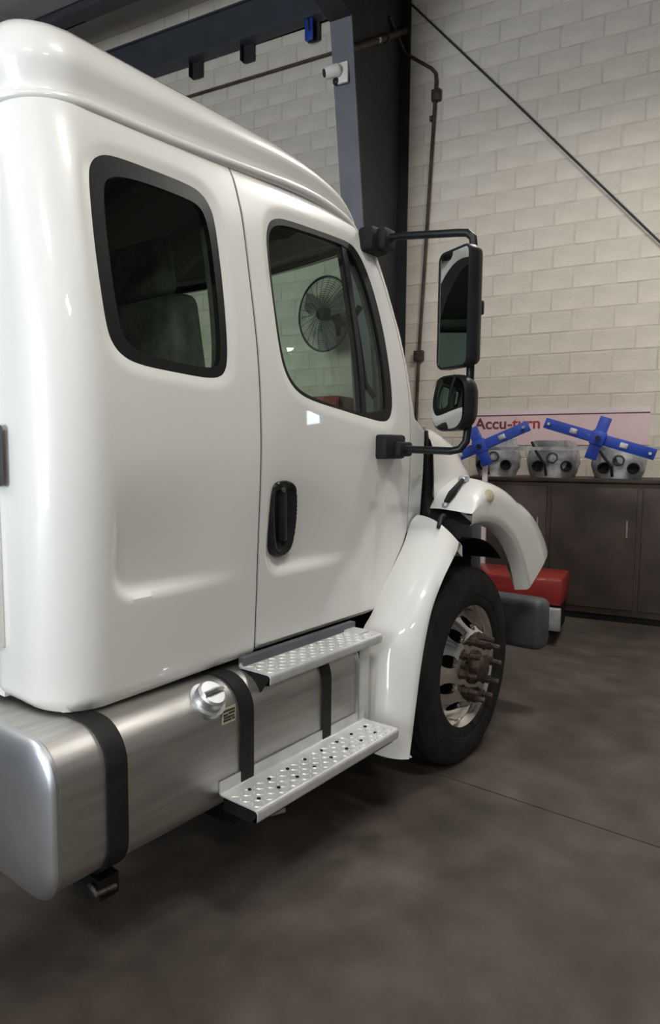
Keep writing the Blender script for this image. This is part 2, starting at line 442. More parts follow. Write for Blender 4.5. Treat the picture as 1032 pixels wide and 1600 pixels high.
rbuild(MB().prism([(y0, 5.22), (ROOM_Y1-0.02, 6.1), (ROOM_Y1-0.02, 6.6), (y0, 6.6)], -0.956, -0.944, MX), 'web', M['darksteel'], raf, smooth=False)
rbuild(MB().prism([(Lz(5.2)+0.02, 5.19), (y0, 5.20), (ROOM_Y1-0.02, 6.08), (ROOM_Y1-0.02, 6.1), (y0, 5.22), (Lz(5.2)+0.02, 5.21)], -1.05, -0.85, MX), 'bottom_flange', M['darksteel'], raf, smooth=False)

# security camera on the column flange
cz = 4.78; cy = Lz(cz)+0.012
ca = empty('security_camera', (-1.0, cy, cz), ROOM)
tag(ca, 'white bullet security camera fixed to the grey column flange', 'camera')
rbuild(MB().rbox((-1.0, cy, cz-0.09), (-0.90, cy+0.035, cz+0.085), 0.01), 'mount', M['whiteplastic'], ca)
rbuild(MB().lathe([(0.0, 0), (0.04, 0.0), (0.055, 0.02), (0.055, 0.12), (0.045, 0.14), (0, 0.14)], (-0.97, cy+0.04, cz+0.02), (-0.75, 0.55, -0.25), 20), 'housing', M['whiteplastic'], ca)
rbuild(MB().lathe([(0, 0), (0.034, 0.0), (0.034, 0.012), (0, 0.014)], Vector((-0.97, cy+0.04, cz+0.02))+Vector((-0.75, 0.55, -0.25)).normalized()*0.137, (-0.75, 0.55, -0.25), 16), 'lens', M['black'], ca)
rbuild(MB().rbox((-1.035, cy+0.0, cz-0.085), (-0.985, cy+0.05, cz-0.045), 0.008), 'sensor', M['black'], ca)

# conduit on the wall with junction boxes
co = empty('wall_conduit', (-0.71, 0.03, 2.0), ROOM)
tag(co, 'thin rusty conduit with junction boxes running down the block wall beside the column', 'pipe')
rbuild(MB().tube([(-0.93, 0.45, 5.78), (-0.90, 0.03, 5.62), (-0.62, 0.03, 5.40), (-0.575, 0.03, 5.34), (-0.568, 0.03, 5.26), (-0.64, 0.03, 3.6), (-0.69, 0.03, 2.5), (-0.73, 0.03, 0.9)], 0.017, 10), 'tube', M['pipe'], co)
for x, z, w in ((-0.562, 5.12, 0.045), (-0.688, 2.50, 0.05)):
    rbuild(MB().rbox((x-w, 0.004, z-0.055), (x+w, 0.07, z+0.055), 0.008), 'junction_box', M['rust'], co)
rbuild(MB().tube([(-0.62, 0.04, 4.9), (-0.592, 0.04, 4.9)], 0.03, 8), 'coupling', M['pipe'], co)
pl = rbuild(MB().tube([(-8.5, 0.04, 5.84), (-1.1, 0.04, 5.84)], 0.015, 10), 'wall_pipe', M['pipe'])
tag(pl, 'thin dark pipe running along the block wall below the eave beam', 'pipe')
sp = rbuild(MB().tube([(-0.90, 0.05, 5.83), (-0.90, 1.52, 4.97)], 0.032, 12), 'brace_pipe', M['pipe'], colm)
sp['label'] = 'brown pipe with shiny clamp crossing the dark web'
for y in (0.62, 0.88):
    z = 5.83-(y-0.05)/1.47*0.86
    rbuild(MB().tube([(-0.90, y-0.03, z+0.018), (-0.90, y+0.03, z-0.018)], 0.045, 12), 'clamp', M['chrome'] if y > 0.7 else M['pipe'], sp)
rod = rbuild(MB().tube([(-0.86, 0.05, 6.1), (0.18, 0.05, 4.905), (2.6, 0.05, 2.1)], 0.010, 8), 'brace_rod', M['darksteel'])
tag(rod, 'thin diagonal steel brace rod across the block wall', 'rod')
bl = empty('hanging_blue_tag', (-1.95, 0.1, 6.0), ROOM)
tag(bl, 'small blue tagged hook hanging from the eave beam clip by the column', 'hook')
rbuild(MB().rbox((-2.0, 0.14, 5.98), (-1.91, 0.17, 6.2), 0.006), 'plate', M['blue'], bl)
rbuild(MB().tube([(-1.955, 0.18, 6.19), (-1.945, 0.19, 6.06)], 0.012, 8), 'hook', M['chrome'], bl)

# wall fan
FC = Vector((-1.62, 0.42, 2.96)); FN = Vector((-0.33, 0.94, -0.05)).normalized(); FR = 0.39
fa = empty('wall_fan', (FC.x, 0, FC.z), ROOM)
tag(fa, 'round grey wire-guarded workshop fan on the block wall, seen through the cab glass', 'fan')
u = FN.cross(Vector((0, 0, 1))).normalized(); w = u.cross(FN)
def fring(r, off, rad, n=48):
    return MB().tube([FC+FN*off+(u*math.cos(2*math.pi*k/n)+w*math.sin(2*math.pi*k/n))*r for k in range(n+1)], rad, 6, caps=False)
rbuild(fring(FR, 0, 0.012), 'guard_rim', M['darksteel'], fa)
g = MB()
for q in np.linspace(0.08, FR-0.02, 14):
    t = fring(q, 0.07*(1-(q/FR)**2), 0.0028, 40); g.add(t.v, t.f)
for k in range(24):
    an = 2*math.pi*k/24
    d = u*math.cos(an)+w*math.sin(an)
    t = MB().tube([FC+FN*(0.07*(1-(q/FR)**2))+d*q for q in np.linspace(0.05, FR, 6)], 0.003, 5); g.add(t.v, t.f)
rbuild(g, 'wire_guard', M['darksteel'], fa)
rbuild(MB().lathe([(0, 0.0), (0.06, 0.0), (0.07, -0.03), (0.07, -0.2), (0, -0.22)], FC+FN*0.07, FN, 24), 'motor', M['darksteel'], fa)
for k in range(3):
    an = 2*math.pi*k/3+0.5
    d = u*math.cos(an)+w*math.sin(an); e = FN.cross(d)
    rows = []
    for q in np.linspace(0.06, 0.37, 7):
        wd = 0.07+0.16*math.sin(min(1, q/0.37)*2.4)
        rows.append([FC-FN*0.03+d*q+e*(s*wd)+FN*(s*0.05) for s in (-0.5, -0.2, 0.2, 0.5)])
    b = MB().grid(rows); b.grid([[p-FN*0.003 for p in r] for r in rows])
    rbuild(b, 'blade', M['fanblade'], fa)
rbuild(MB().tube([FC-FN*0.12, (FC.x+0.05, 0.02, FC.z-0.05)], 0.03, 10).box((FC.x-0.2, 0, FC.z-0.17), (FC.x, 0.02, FC.z+0.07)), 'bracket', M['darksteel'], fa)

# ceiling lamps: twin-lens high bays
LZ = 4.7
LAMPS = [(1.8, 2.7), (2.4, 6.9), (1.5, 10.6), (-3.4, 8.8), (-3.4, 12.8), (4.8, 10.6)]
NTH = ('over the floor beside the front wheel', 'over the floor beside the cab', 'over the floor behind the camera', 'beyond the far side behind the cab', 'by the far end of the bay door', 'over the near corner of the workshop')
for (x, y), t in zip(LAMPS, NTH):
    hb = empty('high_bay_lamp', (x, y, LZ), ROOM)
    tag(hb, 'twin-lens white high bay lamp hanging '+t, 'lamp', 'high bay lamps')
    rbuild(MB().box((x-0.55, y-0.3, LZ+0.04), (x+0.55, y+0.3, LZ+0.12)).tube([(x-0.4, y, LZ+0.1), (x-0.4, y, 6.885)], 0.01, 6).tube([(x+0.4, y, LZ+0.1), (x+0.4, y, 6.885)], 0.01, 6), 'housing', M['whiteplastic'], hb, smooth=False)
    for s in (-1, 1):
        rbuild(MB().box((x+s*0.28-0.2, y-0.24, LZ+0.025), (x+s*0.28+0.2, y+0.24, LZ+0.043)), 'lens', M['lamp'], hb, smooth=False)

# ------------------------------------------------------------------ the truck
CY = 2.62                       # centre line
tr = empty('truck', (2.6, CY, 0))
tag(tr, 'white medium-duty truck with extended cab, aluminium fuel tank and tread-plate steps', 'truck')
def part(mb, name, m, parent=None, **k): return mb.build(name, M[m] if isinstance(m, str) else m, parent or tr, **k)
MIRROR = Matrix.Translation((0, 2*CY, 0)) @ Matrix.Diagonal((1, -1, 1, 1))
def mirrored(o, parent=None):
    c = bpy.data.objects.new(o.name.split('.')[0], o.data); COL.objects.link(c)
    c.matrix_basis = MIRROR.copy(); attach(c, parent or tr)
    for ch in list(o.children):
        mirrored(ch, c)
    return c

prof = hermite([0.45, 0.82, 1.18, 1.56, 1.81, 2.08, 2.33, 2.42, 2.50], [1.60, 1.573, 1.556, 1.542, 1.555, 1.593, 1.638, 1.662, 1.70])
XR, RC, Y0 = 1.0, 0.17, 1.542
ARC = math.pi*RC/2
def plan(uu, o):
    """rear quarter: u = X along the side, bent round the rear corner and across the back"""
    uu = np.asarray(uu, float)
    ox = 0.15*o
    us = XR+RC
    Xs = uu+ox*np.clip((1.785-uu)/(1.785-us), 0, 1); Ys = Y0+o
    ph = np.clip((us-uu)/RC, 0, math.pi/2)
    Xc = XR+ox+RC-RC*np.sin(ph); Yc = Y0+o+RC-RC*np.cos(ph)
    Yb = Y0+o+RC+np.maximum(0, us-ARC-uu)
    X = np.where(uu >= us, Xs, Xc); Y = np.where(uu >= us, Ys, np.where(uu > us-ARC, Yc, Yb))
    return X, Y
def uinv(pts):
    out = []
    for X, z in pts:
        uu = X
        for _ in range(8):
            uu -= float(plan(uu, float(prof(z))-Y0)[0])-X
        out.append((uu, z))
    return out
rwin = spline([(1.176,2.23),(1.188,2.28),(1.222,2.315),(1.28,2.331),(1.42,2.334),(1.55,2.331),(1.608,2.318),(1.641,2.285),(1.655,2.23),(1.658,2.08),(1.653,1.93),(1.646,1.82),(1.633,1.768),(1.602,1.742),(1.54,1.735),(1.42,1.741),(1.30,1.751),(1.235,1.768),(1.196,1.803),(1.179,1.86),(1.171,1.99),(1.171,2.12)], 5)
fwin = spline([(1.905,2.19),(1.914,2.255),(1.942,2.305),(1.99,2.331),(2.06,2.341),(2.20,2.346),(2.35,2.349),(2.445,2.346),(2.498,2.325),(2.545,2.265),(2.590,2.165),(2.624,2.035),(2.643,1.88),(2.652,1.74),(2.645,1.675),(2.615,1.638),(2.56,1.630),(2.45,1.641),(2.28,1.664),(2.10,1.690),(2.01,1.715),(1.955,1.755),(1.922,1.815),(1.908,1.90),(1.904,2.0),(1.903,2.1)], 5)
def scoop(P, x0, zl, A, fade):
    uu = P[:, 0]-x0; v = P[:, 1]-zl
    r = 0.09
    qx = np.maximum(r-uu, 0); qy = np.maximum(r-v, 0)
    d = np.where((uu > 0) & (v > 0), r-np.hypot(qx, qy), -1)
    d = np.where((uu > r) & (v > r), r, d)
    return A*sstep(0, 0.042, d)*(1-sstep(0.02, 0.42, v))*(1-sstep(0.12, fade, uu))
def lift_rear(V):
    z = V[:, 1]; o = prof(z)-Y0
    X, Y = plan(V[:, 0], o)
    dw = polydist(V, RWU)
    D = 0.010*(1-sstep(0.0, 0.035, dw))+scoop(V, 1.165, 1.085, 0.030, 0.58)
    # roll the lower edge under
    D = D+0.03*(1-sstep(0.0, 0.05, z-0.79))**2
    return np.stack([X+np.where(V[:, 0] < XR+RC-ARC*0.5, D, 0), Y+np.where(V[:, 0] < XR+RC-ARC*0.5, 0, D), z], 1)
def lift_front(V):
    X, z = V[:, 0], V[:, 1]
    dw = polydist(V, fwin)
    D = 0.010*(1-sstep(0.0, 0.035, dw))+scoop(V, 1.822, 1.072, 0.028, 0.62)
    D = D+0.02*(1-sstep(0.0, 0.03, z-0.815))**2
    # shallow vertical fold ahead of the door middle, running down from the lower mirror bracket
    xf = 2.60-0.16*(1.5-z)
    D = D+0.010*sstep(-0.10, 0.0, X-xf)*(1-sstep(0.0, 0.05, X-xf))*sstep(0.86, 1.0, z)*(1-sstep(1.35, 1.52, z))
    return np.stack([X, prof(z)+D, z], 1)
RWU = uinv(rwin)
GZ = hermite([0.9, 1.6, 1.9, 2.1, 2.3, 2.46, 2.56, 2.7], [2.445, 2.456, 2.470, 2.478, 2.470, 2.440, 2.405, 2.39])
hout = spline([(1.840,1.36),(1.852,1.397),(1.885,1.411),(1.93,1.411),(1.972,1.396),(1.990,1.36),(1.995,1.29),(1.988,1.21),(1.965,1.155),(1.925,1.135),(1.885,1.143),(1.86,1.175),(1.847,1.24),(1.840,1.30)], 4)
gap = 0.0055
rear_out = [(0.78, 0.80), (0.913, 0.795), (1.17, 0.79), (1.40, 0.795), (1.785-gap, 0.812)]+[(1.785-gap, z) for z in (1.2, 1.56, 2.0, 2.30)]+[(1.776-gap, 2.40), (1.768-gap, float(GZ(1.77))-0.006)]+[(x, float(GZ(x))-0.006) for x in (1.6, 1.4, 1.17, 0.913, 0.78)]
rear_panel = part(sheet(rear_out, [RWU], 0.014, lift_rear, (0.006, 0.022, 0)), 'rear_side_panel', 'paint')
door_out = [(1.80, 0.818), (1.785+gap, 0.836)]+[(1.785+gap, z) for z in (1.2, 1.56, 2.0, 2.30)]+[(1.776+gap, 2.40), (1.768+gap, float(GZ(1.77))-0.006)]+[(x, float(GZ(x))-0.006) for x in (1.9, 2.1, 2.3, 2.42, 2.50)]+[(2.555, 2.375), (2.60, 2.33), (2.655, 2.22), (2.715, 2.05), (2.757, 1.88), (2.778, 1.75), (2.784, 1.60), (2.787, 1.40), (2.797, 1.15), (2.77, 1.09), (2.56, 0.84), (2.54, 0.822)]
door = part(sheet(door_out, [fwin, offset_poly(hout, 0.010)], 0.014, lift_front, (0, 0.022, 0)), 'door', 'paint')
def lift_side(D):
    def f(V):
        o = prof(V[:, 1])-Y0
        X, Y = plan(V[:, 0], o); return np.stack([X, Y+D, V[:, 1]], 1)
    return f
def lift_fs(D): return lambda V: np.stack([V[:, 0], prof(V[:, 1])+D, V[:, 1]], 1)
# rear side window: black border and dark glass
rin = relax(offset_poly(RWU, lambda p: 0.030+0.018*float(sstep(2.22, 2.31, p[1]))+0.014*float(1-sstep(1.2, 1.3, p[0]))))
part(sheet(offset_poly(RWU, 0.001), [rin], 0.02, lift_side(0.010), (0, 0.02, 0)), 'window_border', 'black', rear_panel)
rg = part(sheet(offset_poly(rin, -0.006), [], 0.05, lift_side(0.0125)), 'window_glass', 'tint', rear_panel)
# door window: black frame, divider bar, two panes
fin = relax(offset_poly(fwin, lambda p: 0.010+0.036*float(sstep(2.42, 2.56, p[0]))+0.012*float(sstep(2.28, 2.33, p[1]))))
part(sheet(offset_poly(fwin, 0.001), [fin], 0.015, lift_fs(0.010), (0, 0.028, 0)), 'window_frame', 'rubber', door)
xb0, xb1 = 2.385, 2.43
bar = [(xb0+0.012, 2.335), (xb0+0.042, 2.335), (xb1+0.022, 1.65), (xb1-0.008, 1.65)]
part(sheet(bar, [], 0.02, lift_fs(0.013), (0, 0.03, 0)), 'divider_bar', 'rubber', door)
part(sheet([p for p in offset_poly(fin, -0.006) if p[0] < 2.40+0.04*(2.33-p[1])/0.68]+[], [], 0.05, lift_fs(0.018)), 'window_glass', 'glass', door)
part(sheet([p for p in offset_poly(fin, -0.006) if p[0] > 2.43+0.04*(2.33-p[1])/0.68]+[], [], 0.05, lift_fs(0.018)), 'quarter_glass', 'glass', door)
# door handle: oval cup with paddle
def lift_handle(V):
    d = polydist(V, hout)
    return np.stack([V[:, 0], prof(V[:, 1])+0.012*(1-0)-0.016*sstep(0, 0.010, d)+0.02*sstep(0.012, 0.05, d), V[:, 1]], 1)
hd = part(sheet(hout, [], 0.007, lift_handle, (0, 0.03, 0)), 'door_handle', 'black', door)
part(MB().rbox((1.898, 1.552, 1.19), (1.942, 1.572, 1.37), 0.009), 'paddle', 'black', hd)
part(MB().tube([(1.905, 1.548, 1.375), (1.905, 1.540, 1.375)], 0.009, 12), 'lock_cylinder', 'grille', hd)

# a-pillar and cowl side
AP = [(2.58, 2.385), (2.64, 2.40), (2.675, 2.334), (2.724, 2.197), (2.785, 2.015), (2.818, 1.857), (2.838, 1.743), (2.865, 1.65), (2.90, 1.615), (2.945, 1.60), (2.95, 1.45), (2.95, 1.27), (2.93, 1.22), (2.86, 1.19), (2.805, 1.15)]
AB = [(2.791+0.003, 1.40), (2.788, 1.60), (2.783, 1.75), (2.763, 1.88), (2.721, 2.05), (2.661, 2.22), (2.606, 2.335)]
def lift_pillar(V):
    fe = np.interp(V[:, 1], [1.2, 1.6, 1.65, 1.743, 1.857, 2.015, 2.197, 2.334, 2.40], [2.95, 2.95, 2.865, 2.838, 2.818, 2.785, 2.724, 2.675, 2.64])
    q = sstep(0.05, 0.0, fe-V[:, 0])
    return np.stack([V[:, 0], prof(V[:, 1])+0.035*q*q, V[:, 1]], 1)
pil = part(sheet(AP+AB, [], 0.012, lift_pillar, (0.005, 0.03, 0)), 'front_pillar', 'paint')

# gutter and roof
def header_x(Y): return 2.80-0.15*((CY-Y)/(CY-1.70))**2
YG = float(prof(2.46))
def roof_contour():
    pts = [(XR+0.02, y) for y in np.linspace(CY, YG+0.19, 14)]
    cx, cy_ = XR+0.02+0.19, YG+0.19
    pts += [(cx-0.19*math.cos(t), cy_-0.19*math.sin(t)) for t in np.linspace(0.08, math.pi/2, 12)]
    pts += [(x, YG) for x in np.linspace(1.25, 2.44, 34)]
    b0, b1, b2 = np.array((2.46, YG)), np.array((2.625, YG+0.004)), np.array((header_x(1.80), 1.80))
    pts += [tuple((1-t)**2*b0+2*t*(1-t)*b1+t*t*b2) for t in np.linspace(0, 1, 9)]
    pts += [(header_x(y), y) for y in np.linspace(1.85, CY, 14)]
    return np.array(pts)
RCN = roof_contour()
T = np.gradient(RCN, axis=0); T /= np.linalg.norm(T, axis=1)[:, None]
NI = np.stack([-T[:, 1], T[:, 0]], 1)
NI *= np.where(((RCN*0+np.array((1.9, CY)))-RCN)*NI, 1, 1)
flip = np.sign(np.sum((np.array((1.9, CY))-RCN)*NI, axis=1)); NI *= flip[:, None]
NI[0] = (1, 0); NI[-1] = (-1, 0)
hcap = hermite([0.9, 1.1, 1.35, 1.6, 1.9, 2.2, 2.45, 2.62, 2.85], [0.245, 0.243, 0.235, 0.220, 0.195, 0.165, 0.135, 0.10, 0.085])
gz = np.array([float(GZ(min(p[0], 2.60))) for p in RCN]); hc = np.array([float(hcap(p[0])) for p in RCN])
LEV = [(0.030, -0.020, 0), (-0.008, -0.016, 0), (-0.020, -0.006, 0), (-0.020, 0.010, 0), (-0.010, 0.018, 0), (0.012, 0.019, 0), (0.030, 0.022, 0), (0.034, 0.032, 0.02), (0.026, 0.036, 0.12), (0.010, 0.03, 0.27), (0.008, 0.022, 0.42), (0.014, 0.014, 0.58), (0.032, 0.008, 0.75), (0.062, 0.003, 0.88), (0.10, 0, 0.965), (0.15, 0, 1.02)]
rows = []
for ins, dz, fr in LEV:
    rows.append([(RCN[i, 0]+NI[i, 0]*ins*(0.55 if fr > 0.5 and NI[i, 0] > 0.3 else 1.0), RCN[i, 1]+NI[i, 1]*ins, gz[i]+dz+fr*hc[i]) for i in range(len(RCN))])
last = rows[-1]
for t, extra in ((0.25, 1.10), (0.5, 1.18), (0.75, 1.22), (1.0, 1.235)):
    rows.append([(p[0]+(min(max(p[0], 1.7), 2.2)-p[0])*t, p[1]+(CY-p[1])*t, gz[i]*(1-t)+2.46*t+(extra*hc[i])*(1-t)+0.24*t) for i, p in enumerate(last)])
mbr = MB().grid(rows)
mbr.grid([[(p[0], 2*CY-p[1], p[2]) for p in r] for r in rows])
roof = part(mbr, 'roof', 'paint', sharp=60)

# back wall, floor and inner lining of the cab
bk = MB().rbox((0.985, 1.83, 0.955), (1.006, 2*CY-1.83, 2.42), 0.006)
back = part(bk, 'back_panel', 'paint')
part(MB().box((1.012, 1.86, 0.80), (1.03, 2*CY-1.86, 2.44)), 'back_wall', 'paint')
vent = part(MB().rbox((0.966, 1.775, 1.415), (0.990, 2.10, 1.585), 0.012), 'back_vent', 'grille')
for k in range(8):
    z = 1.428+k*0.0205
    part(MB().box((0.960, 1.792, z), (0.970, 2.08, z+0.009)), 'louvre', 'grille', vent, smooth=False)
for k in range(9):
    part(MB().lathe([(0.007, 0), (0.006, 0.004), (0, 0.005)], (0.985, 1.85, 1.0+k*0.055), (-1, 0, 0), 10), 'rivet', 'paint', back)
part(MB().box((1.12, 1.68, 0.80), (2.80, 2*CY-1.68, 0.84)), 'cab_floor', 'dark')
def lining(off):
    o1 = [(1.04, 0.86), (2.78, 0.86), (2.85, 1.58), (2.80, 1.75), (2.70, 2.05), (2.60, 2.34), (1.04, 2.38)]
    return sheet(o1, [offset_poly(uinv(rwin), -0.0), offset_poly(fwin, 0.004)], 0.05, lift_side(off), (0, 0.03, 0))
ln = part(lining(0.05), 'side_lining', 'trim')
part(MB().box((1.22, 1.75, 2.40), (2.58, 2*CY-1.75, 2.43)), 'headliner', 'liner')
part(MB().box((1.035, 1.86, 0.84), (1.06, 2*CY-1.86, 2.42)), 'rear_lining', 'trim')
part(MB().tube([(2.60, 1.665, 2.33), (2.70, 1.635, 2.10), (2.78, 1.61, 1.85), (2.82, 1.60, 1.60)], [0.028, 0.034, 0.038, 0.045], 10), 'pillar_trim', 'trim')
part(MB().tube([(2.60, 1.69, 2.12), (2.60, 1.72, 2.08), (2.66, 1.70, 1.80), (2.68, 1.66, 1.74)], 0.014, 8), 'grab_handle', 'rubber')
# dark strips close behind the door seams, standing in for shade in the gaps
part(sheet([(1.772, 0.83), (1.798, 0.83), (1.798, 2.32), (1.788, 2.42), (1.764, 2.42), (1.772, 2.32)], [], 0.02, lift_fs(0.006)), 'seam_dark_strip', 'rubber')
part(sheet([(2.783, 1.16), (2.808, 1.16), (2.798, 1.60), (2.792, 1.75), (2.772, 1.88), (2.73, 2.05), (2.67, 2.22), (2.615, 2.33), (2.592, 2.325), (2.648, 2.22), (2.708, 2.05), (2.748, 1.88), (2.77, 1.75), (2.775, 1.60)], [], 0.02, lift_fs(0.006)), 'seam_dark_strip', 'rubber')
# dashboard, seats, steering wheel
rows = []
for y in np.linspace(1.66, 2*CY-1.66, 14):
    xb = 2.86+0.20*(1-((y-CY)/0.98)**2)
    rows.append([(xb, y, 1.585), (xb-0.2, y, 1.60), (2.56, y, 1.60), (2.47, y, 1.57), (2.44, y, 1.50), (2.46, y, 1.30), (2.52, y, 1.10), (xb, y, 1.0)])
part(MB().grid(rows), 'dashboard', 'trim')
for sgn in (1, -1):
    yc = CY-sgn*0.52
    seat = part(MB().rbox((1.86, yc-0.25, 1.28), (2.36, yc+0.25, 1.42), 0.05, seg=3).box((1.95, yc-0.18, 0.84), (2.28, yc+0.18, 1.28)), 'seat', 'trim')
    mt = Matrix.Translation((1.88, yc, 1.36)) @ Matrix.Rotation(math.radians(-10), 4, 'Y')
    part(MB().rbox((-0.08, -0.25, 0), (0.06, 0.25, 0.72), 0.05, mt, 3), 'backrest', 'trim', seat)
    part(MB().rbox((-0.06, -0.17, 0.72), (0.04, 0.17, 0.92), 0.04, mt, 3), 'headrest', 'trim', seat)
swc = Vector((2.30, CY+0.52, 1.58)); swn = Vector((-0.75, 0, 0.66)).normalized(); su = Vector((0, 1, 0)); sv = swn.cross(su)
sw = part(MB().tube([swc+(su*math.cos(t)+sv*math.sin(t))*0.22 for t in np.linspace(0, 2*math.pi, 33)], 0.016, 8, caps=False), 'steering_wheel', 'rubber')
part(MB().tube([swc+su*0.21, swc, swc-su*0.21], 0.014, 8).tube([swc, swc-swn*0.25], 0.03, 10), 'spoke', 'rubber', sw)
# windshield
rows = []; rows2 = []
for y in np.linspace(1.665, 2*CY-1.665, 25):
    q = ((y-CY)/(CY-1.665))**2
    xt, xbm = header_x(y)-0.015, 2.86+0.21*(1-q)
    rows.append([(xt+(xbm-xt)*t+0.03*math.sin(math.pi*t), y, 2.395-0.80*t) for t in np.linspace(0, 1, 10)])
wsg = part(MB().grid(rows), 'windshield', 'glass')
part(MB().tube([Vector(r[0])+Vector((0.004, 0, 0.0)) for r in rows], 0.016, 8), 'windshield_seal', 'rubber', wsg)
part(MB().tube([Vector(r[-1])+Vector((0.004, 0, 0.0)) for r in rows], 0.016, 8), 'windshield_seal', 'rubber', wsg)
for r in (rows[0], rows[-1]): part(MB().tube([Vector(p) for p in r], 0.018, 8), 'windshield_seal', 'rubber', wsg)

# ---------------- fenders and hood
def bez(a, b, c, n=10):
    a, b, c = Vector(a), Vector(b), Vector(c)
    return [a*(1-t)**2+b*2*t*(1-t)+c*t*t for t in [k/n for k in range(n+1)]]
WX, WZ, WY = 3.165, 0.475, 1.40
RE = [((2.425, 1.32, 0.29), (2.345, 1.385, 0.29), (2.40, 1.54, 0.29)),
      ((2.470, 1.32, 0.50), (2.375, 1.38, 0.52), (2.405, 1.54, 0.52)),
      ((2.520, 1.32, 0.70), (2.42, 1.375, 0.75), (2.44, 1.56, 0.74)),
      ((2.585, 1.32, 0.86), (2.50, 1.375, 0.915), (2.545, 1.575, 0.82)),
      ((2.670, 1.32, 0.965), (2.60, 1.385, 1.035), (2.655, 1.565, 0.96)),
      ((2.760, 1.32, 1.045), (2.70, 1.39, 1.125), (2.765, 1.555, 1.09)),
      ((2.815, 1.325, 1.085), (2.77, 1.40, 1.185), (2.815, 1.55, 1.185)),
      ((2.850, 1.335, 1.115), (2.82, 1.415, 1.222), (2.86, 1.54, 1.22))]
def refine(R, n=4):
    out = []
    cols = [spline([r[k] for r in R], n, closed=False) for k in range(3)]
    return list(zip(*cols))
def skin(R, thick=0.012):
    rows = []
    for E_, B_, I_ in R:
        r = bez(E_, B_, I_)
        lip = [Vector(E_)+Vector((0.02, 0.055, 0.0)), Vector(E_)+Vector((0.016, 0.012, 0.0)), Vector(E_)+Vector((0.006, 0.001, 0.0))]
        rows.append(lip+r)
    return rows
rows = skin(refine(RE))
toprow = [p+Vector((0.035, 0.0, -0.02)) for p in rows[-1]]
toprow2 = [p+Vector((0.04, 0.0, -0.07)) for p in rows[-1]]
botrow = [p+Vector((0.02, 0, 0.0)) for p in rows[0]]
fr = part(MB().grid([botrow]+rows+[toprow, toprow2]), 'rear_fender_panel', 'paint', sharp=50)
# front fender, one with the hood
rows = []
for th in np.linspace(102, 27, 28):
    c, s = math.cos(math.radians(th)), math.sin(math.radians(th))
    r = float(np.interp(th, [-20, 0, 30, 60, 105], [0.63, 0.63, 0.63, 0.66, 0.70]))
    e = (3.10+r*c, 1.325, 0.50+r*s)
    sp_ = float(np.interp(th, [0, 30, 60, 85, 96, 102], [0.40, 0.34, 0.185, 0.155, 0.10, 0.05]))
    m_ = (3.10+(r+sp_*1.02)*c, 1.335, 0.50+(r+sp_*1.02)*s)
    k_ = (3.10+(r+sp_*1.30)*c, 1.47, 0.50+(r+sp_*1.30)*s)
    i_ = (3.10+(r+sp_*1.1)*c+0.06*float(sstep(85, 102, th)), 1.62, 0.50+(r+sp_*1.1)*s)
    lip = [Vector(e)+Vector((-c*0.02, 0.06, -s*0.02)), Vector(e)+Vector((-c*0.005, 0.004, -s*0.005))]
    curve = [Vector(p) for p in spline([e, (3.10+(r+0.05)*c, 1.318, 0.50+(r+0.05)*s), m_, k_, i_], 5, closed=False)]
    rows.append(lip+curve)
mbf = MB().grid(rows)
mbf.f.append(tuple(len(mbf.v)-len(rows[0])+k for k in range(len(rows[0]))))
ff = part(mbf, 'front_fender', 'paint', sharp=50)
part(MB().lathe([(0.030, 0), (0.028, 0.012), (0.015, 0.02), (0, 0.022)], (3.125, 1.324, 1.301), (-0.04, -0.97, 0.26), 16), 'side_marker_lamp', 'amber', ff)
# inner wheel arch
rows = []
for th in np.linspace(150, 50, 18):
    c, s = math.cos(math.radians(th)), math.sin(math.radians(th))
    r = 0.60
    rows.append([(3.10+r*c, 1.40, 0.5+r*s), (3.10+r*c, 2.0, 0.5+r*s)])
part(MB().grid(rows).box((2.45, 1.97, 0.5), (3.3, 2.0, 1.2)), 'inner_arch', 'dark', smooth=False)
# hood
HX = [2.985, 3.08, 3.2, 3.35, 3.45, 3.6, 3.75, 3.9, 4.02, 4.10]
zsh = hermite(HX, [1.585, 1.60, 1.575, 1.53, 1.495, 1.43, 1.36, 1.27, 1.15, 0.95])
ysh = hermite(HX, [1.545, 1.552, 1.565, 1.585, 1.61, 1.68, 1.78, 1.88, 1.95, 2.0])
rows = []
for x in np.linspace(2.985, 4.10, 26):
    ys_, zs_ = float(ysh(x)), float(zsh(x))
    zb = 1.235+0.05*float(sstep(3.0, 3.2, x))-0.5*float(sstep(3.7, 4.1, x))
    yb_ = ys_-0.045*float(sstep(2.99, 3.2, x))-0.01
    sec = [(x, yb_+0.03, zb-0.04), (x, yb_, zb), (x, yb_-0.012, zb+0.03), (x, (ys_+yb_)/2-0.012, (zb+zs_)/2), (x, ys_-0.012, zs_-0.07), (x, ys_+0.005, zs_-0.025), (x, ys_+0.045, zs_+0.004), (x, ys_+0.12, zs_+0.022), (x, (ys_+CY)/2+0.05, zs_+0.05), (x, CY, zs_+0.062)]
    rows.append(sec)
mbh = MB().grid(rows); mbh.grid([[(p[0], 2*CY-p[1], p[2]) for p in r] for r in rows])
# closed nose
hood = part(mbh, 'hood', 'paint', sharp=60)
part(MB().rbox((3.86, 1.72, 0.55), (4.02, 2*CY-1.72, 1.12), 0.05), 'grille', 'grille', hood)
part(MB().rbox((4.0, 1.36, 0.36), (4.16, 2*CY-1.36, 0.66), 0.05, seg=3), 'bumper', 'grille')
